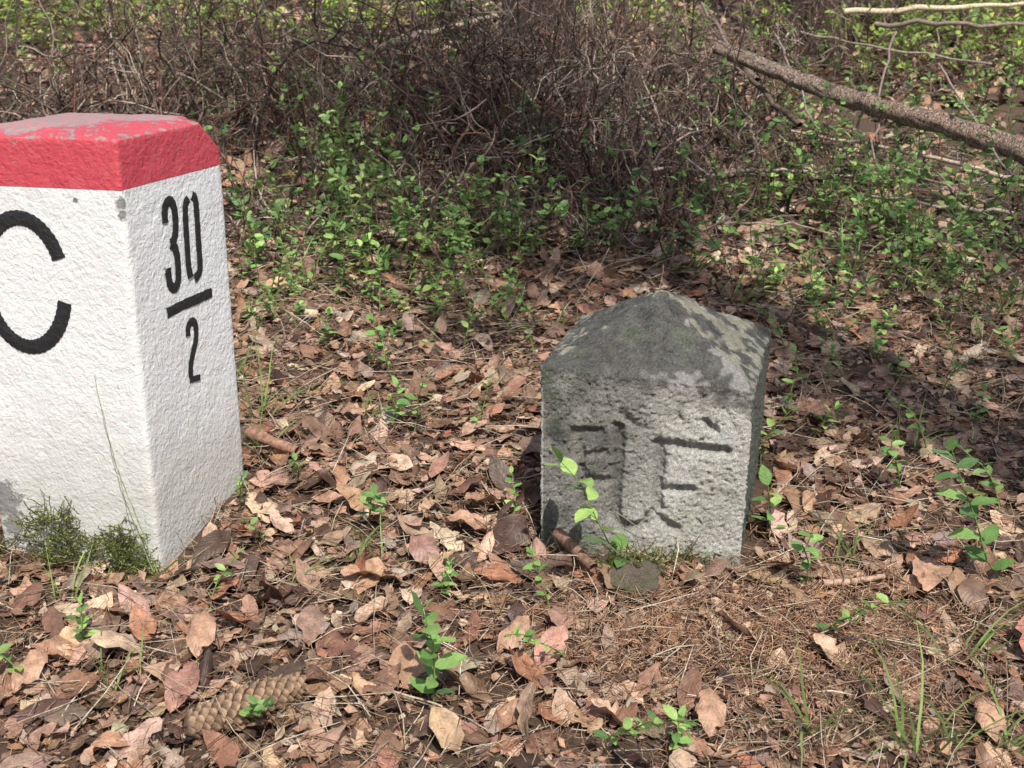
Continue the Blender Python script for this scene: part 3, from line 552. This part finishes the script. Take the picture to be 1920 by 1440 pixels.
acc=Acc(); n=1000; xy=region(n,1.0,3.6); P0=np.stack([xy[:,0],xy[:,1],hz(xy[:,0],xy[:,1])+.01],1); S=walk(P0,np.stack([R.normal(0,1,n),R.normal(0,1,n),np.abs(R.normal(.3,.3,n))],1),R.uniform(.06,.2,n),7,.12,-.09)
S[:,:,2]=np.maximum(S[:,:,2],hz(S[:,:,0],S[:,:,1])+.012); V,Q=tubes(S,np.full((n,7),.0007),3)
acc.add(V,Q,np.repeat(np.array([[.55,.46,.31]])*R.uniform(.6,1.1,(n,1)),21,0)); o_=acc.make('dry_grass',M_twig); o_['kind']='stuff'; o_['label']='pale dry grass stems over the leaves'; o_['category']='dry grass'
# ---------------------------------------------------------------- moss, rock, cone
def moss(cx,cy,cz,rx,rz,n,label):
    P0=np.stack([R.normal(0,rx*.6,n),R.normal(0,.010,n)-.006,R.uniform(-.6,.5,n)*rz-.012],1); S=walk(P0,np.stack([R.normal(0,.9,n),R.normal(-.45,.35,n),R.uniform(.0,1.1,n)],1),R.uniform(.014,.046,n),5,.3,.0)
    k=n*10; bi=np.repeat(np.arange(n),10); f=np.tile(np.linspace(.1,3.9,10),n); j=np.minimum(f.astype(int),3); P=S[bi,j]*(1-(f-j))[:,None]+S[bi,j+1]*(f-j)[:,None]
    Y=nrm(nrm(S[bi,j+1]-S[bi,j])*.7+R.normal(0,.6,(k,3))); LV,LQ,LU=leaves(P,Y,R.normal(0,1,(k,3)),R.uniform(.003,.0065,k),np.full(k,.38),np.full(k,.3),R.normal(0,.5,k),2,2,0,0)
    c=np.array([[.26,.38,.07],[.10,.16,.04],[.46,.56,.13],[.24,.24,.08]])[R.integers(0,4,n)]; V,Q=tubes(S,np.full((n,5),.0008),3); a=Acc(); a.add(V,Q,np.array([.12,.12,.04])); a.add(LV,LQ,np.repeat(np.repeat(c,10,0),9,0),LU)
    ob=a.make('moss_clump',M_green); ob.location=(cx,cy,cz); top(ob,label,'moss','moss clumps at the stones')
fd=(C0-C3)/np.linalg.norm(C0-C3)
for (t,cz,rx,rz,n) in [(.110,.065,.036,.09,190),(.165,.045,.030,.04,60),(.235,.055,.036,.07,150),(.280,.03,.02,.03,40),(.0,.02,.03,.03,60)]:
    p=C3+fd*t+np.array([-.2,-.97])*.008; moss(p[0],p[1],cz-.01,rx,rz,n,'green feathery moss clump at the base of the white post')
for px,py,dz,n in [(1310,1050,.015,130),(1200,1085,.015,110),(1165,1092,.055,45),(1205,1100,.06,40)]:
    x,y,z=G(px,py); moss(x,y,z+dz,.04,.012,n,'small green moss tuft beside the old stone')
import bmesh
bm=bmesh.new(); bmesh.ops.create_icosphere(bm,subdivisions=5,radius=1.0)
for v in bm.verts:
    p=v.co.copy(); f=1+.25*mn.noise(p*1.5)+.16*mn.noise(p*4)+.08*mn.noise(p*12); v.co=Vector((p.x*.052*f,p.y*.042*f,p.z*.034*f))
me=bpy.data.meshes.new('mossy_rock'); bm.to_mesh(me); bm.free()
for p in me.polygons: p.use_smooth=True
m,nt,b,o=newmat('mossy_rock'); P=pos(nt); n=noi(nt,P,60,6,.75); n2=noi(nt,P,260,5,.75); c=mix(nt,n2,(.12,.095,.072),(.38,.30,.235)); c=mix(nt,ramp(nt,n,[(.48,0.),(.58,.8)]),c,mix(nt,n2,(.08,.095,.028),(.26,.28,.09)))
lk(nt,c,b.inputs['Base Color']); b.inputs['Roughness'].default_value=.95; lk(nt,bump(nt,mth(nt,'ADD',n,n2),1.,.014),b.inputs['Normal']); me.materials.append(m)
rk=bpy.data.objects.new('mossy_rock',me); COL.objects.link(rk); x,y,z=G(1190,1110); rk.location=(x,y,z+.022); top(rk,'small half buried mossy rock before the old stone','rock')
# spruce cone
x0,y0,z0=G(352,1410); x1,y1,z1=G(565,1325); A_=np.array([x0,y0,z0+.038]); B_=np.array([x1,y1,z1+.036]); ax=B_-A_; Lc=np.linalg.norm(ax); ax/=Lc; sx=nrm(np.cross(ax,[0,0,1.])); sy=np.cross(sx,ax)
acc=Acc(); pr=lambda t:0.0285*np.clip(np.sin(np.pi*np.clip(t*.90+.07,0,1))**.5,.12,1)*(1-.15*t)
tt=np.linspace(0,1,14); V,Q=tubes((np.outer(tt*Lc,ax))[None],(pr(tt)*.80)[None],14); acc.add(V,Q,np.array([.05,.03,.022]))
ns=190; t=(np.arange(ns)+.5)/ns; an=np.arange(ns)*2.39996; rad=np.cos(an)[:,None]*sx+np.sin(an)[:,None]*sy
P=np.outer(t*Lc-.006,ax)+rad*(pr(t)*.74)[:,None]; Y=nrm(ax*.9+rad*.50+R.normal(0,.05,(ns,3))); V,Q,U=leaves(P,Y,rad,np.full(ns,.020)*R.uniform(.85,1.1,ns),np.full(ns,.85),np.full(ns,-.8),np.full(ns,.1),6,6,0,.0)
tip=U[...,1].reshape(-1,1); c=np.array([.075,.042,.028])*(1-tip**2)+np.array([.50,.34,.22])*tip**2; c=np.where(tip>.95,c*.5,c); acc.add(V,Q,c,U)
cn=acc.make('spruce_cone',M_twig); cn.location=A_; top(cn,'long brown spruce cone lying among dry leaves','cone')
# ---------------------------------------------------------------- trees
def tree(x,y,r,hgt,c0,crad,nclump,label,lean=(0,0),nl=46,lsz=(.05,.10)):
    z=float(hz(x,y)); e=empty('spruce_tree',(x,y,z)); m_=26; ns=40; zz=np.concatenate([np.linspace(-.1,1.2,14),np.linspace(1.5,hgt,m_-14)]); V=[]
    for k in zz:
        rr=r*(1-.75*max(k,0)/hgt)*(1+.45*math.exp(-max(k,0)*7))
        for a in np.arange(ns)*2*math.pi/ns:
            q_=rr*(1+.05*mn.noise(Vector((math.cos(a)*3,math.sin(a)*3,k*2)))+.05*math.exp(-max(k,0)*5)*math.sin(5*a+x)+.025*mn.noise(Vector((math.cos(a)*12,math.sin(a)*12,k*5))))
            V.append((q_*math.cos(a)+lean[0]*k,q_*math.sin(a)+lean[1]*k,k))
    i=np.arange(m_*ns).reshape(m_,ns); j=np.roll(i,-1,1); mk('trunk',V,np.stack([i[:-1],j[:-1],j[1:],i[1:]],-1).reshape(-1,4),mat=M_bark,parent=e)
    n=nclump; hh=R.uniform(c0,hgt,n); an=R.uniform(0,6.283,n); rr=crad*(1-.5*(hh-c0)/(hgt-c0))*np.sqrt(R.uniform(.05,1,n))
    S0=np.stack([lean[0]*hh,lean[1]*hh,hh],1); D=np.stack([np.cos(an),np.sin(an),-.12+0*an],1)
    S=walk(S0,D,rr,7,.06,-.01); Vt,Qt=tubes(S,np.linspace(.018,.005,7)[None]*np.ones((n,1)),5); a=Acc(); a.add(Vt,Qt,np.array([.13,.09,.07])); a.make('branches',M_twig,parent=e)
    k=n*nl; bi=np.repeat(np.arange(n),nl); jf=R.uniform(1.5,5.99,k); jj=jf.astype(int); P=S[bi,jj]*(1-(jf-jj))[:,None]+S[bi,jj+1]*(jf-jj)[:,None]+R.normal(0,.12,(k,3))*np.array([1,1,.5])
    Y=nrm(nrm(S[bi,jj+1]-S[bi,jj])+R.normal(0,.7,(k,3))); LV,LQ,LU=leaves(P,Y,np.array([0,0,1.])+R.normal(0,.4,(k,3)),R.uniform(lsz[0],lsz[1],k),np.full(k,.5),R.normal(0,.4,k),R.normal(-.3,.3,k),2,3,0,0)
    c=np.array([.06,.11,.035])*R.uniform(.6,1.6,(k,1)); b_=Acc(); b_.add(LV,LQ,np.repeat(c,12,0),LU); b_.make('crown',M_crown,parent=e); top(e,label,'tree','trees of the forest')
x,y=G0(1010,170); tree(x,y,.15,9,3.4,1.6,30,'dark spruce trunk rising from tangled dead brush')
x,y=G0(1525,95); tree(x,y,.13,9,3.4,1.4,14,'reddish brown spruce trunk beside fallen branches')
x,y=G0(1635,85); tree(x,y,.11,9,3.4,1.4,14,'slim spruce trunk among sunlit undergrowth')
for (x,y,cr,nc,ln) in [(-2.7,-1.6,2.5,90,(0,0)),(3.0,-2.0,2.4,74,(0,0)),(.3,-4.2,2.4,74,(0,0)),(1.9,.5,1.2,36,(-.18,.0)),(-2.7,2.1,2.2,50,(0,0)),(-3.6,-.2,2.2,40,(0,0))]:  # unseen trees added around the camera; crowns placed to dapple the sunlight
    tree(x,y,.15,8.0,3.4,cr,nc,'tall spruce out of view added to shade the forest floor',lean=ln,nl=60)
# ---------------------------------------------------------------- light, world, camera
sd=Vector((.15,-.56,.80)).normalized(); el=math.asin(sd.z)
w=bpy.data.worlds.new('World'); scene.world=w; w.use_nodes=True; nt=w.node_tree; sky=nt.nodes.new('ShaderNodeTexSky'); sky.sky_type='NISHITA'; sky.sun_disc=False; sky.sun_elevation=el; sky.sun_rotation=math.atan2(sd.x,sd.y); sky.air_density=1.0; sky.dust_density=2.5; sky.ozone_density=0.6
nt.links.new(sky.outputs[0],nt.nodes['Background'].inputs[0]); nt.nodes['Background'].inputs[1].default_value=.15
l=bpy.data.lights.new('Sun','SUN'); l.energy=5; l.angle=math.radians(.53); l.color=(1,.96,.89); lo=bpy.data.objects.new('Sun',l); lo.rotation_euler=sd.to_track_quat('Z','Y').to_euler(); COL.objects.link(lo)
cam=bpy.data.cameras.new('Camera'); cam.sensor_width=36; cam.lens=FP/1920*36; cam.clip_end=500; cam.clip_start=.05; cam.dof.use_dof=True; cam.dof.focus_distance=2.15; cam.dof.aperture_fstop=10
co=bpy.data.objects.new('Camera',cam); co.location=(0,0,H); co.rotation_euler=(math.pi/2-TH,0,0); COL.objects.link(co); scene.camera=co
scene.view_settings.view_transform='Standard'; scene.view_settings.look='None'; scene.view_settings.exposure=0
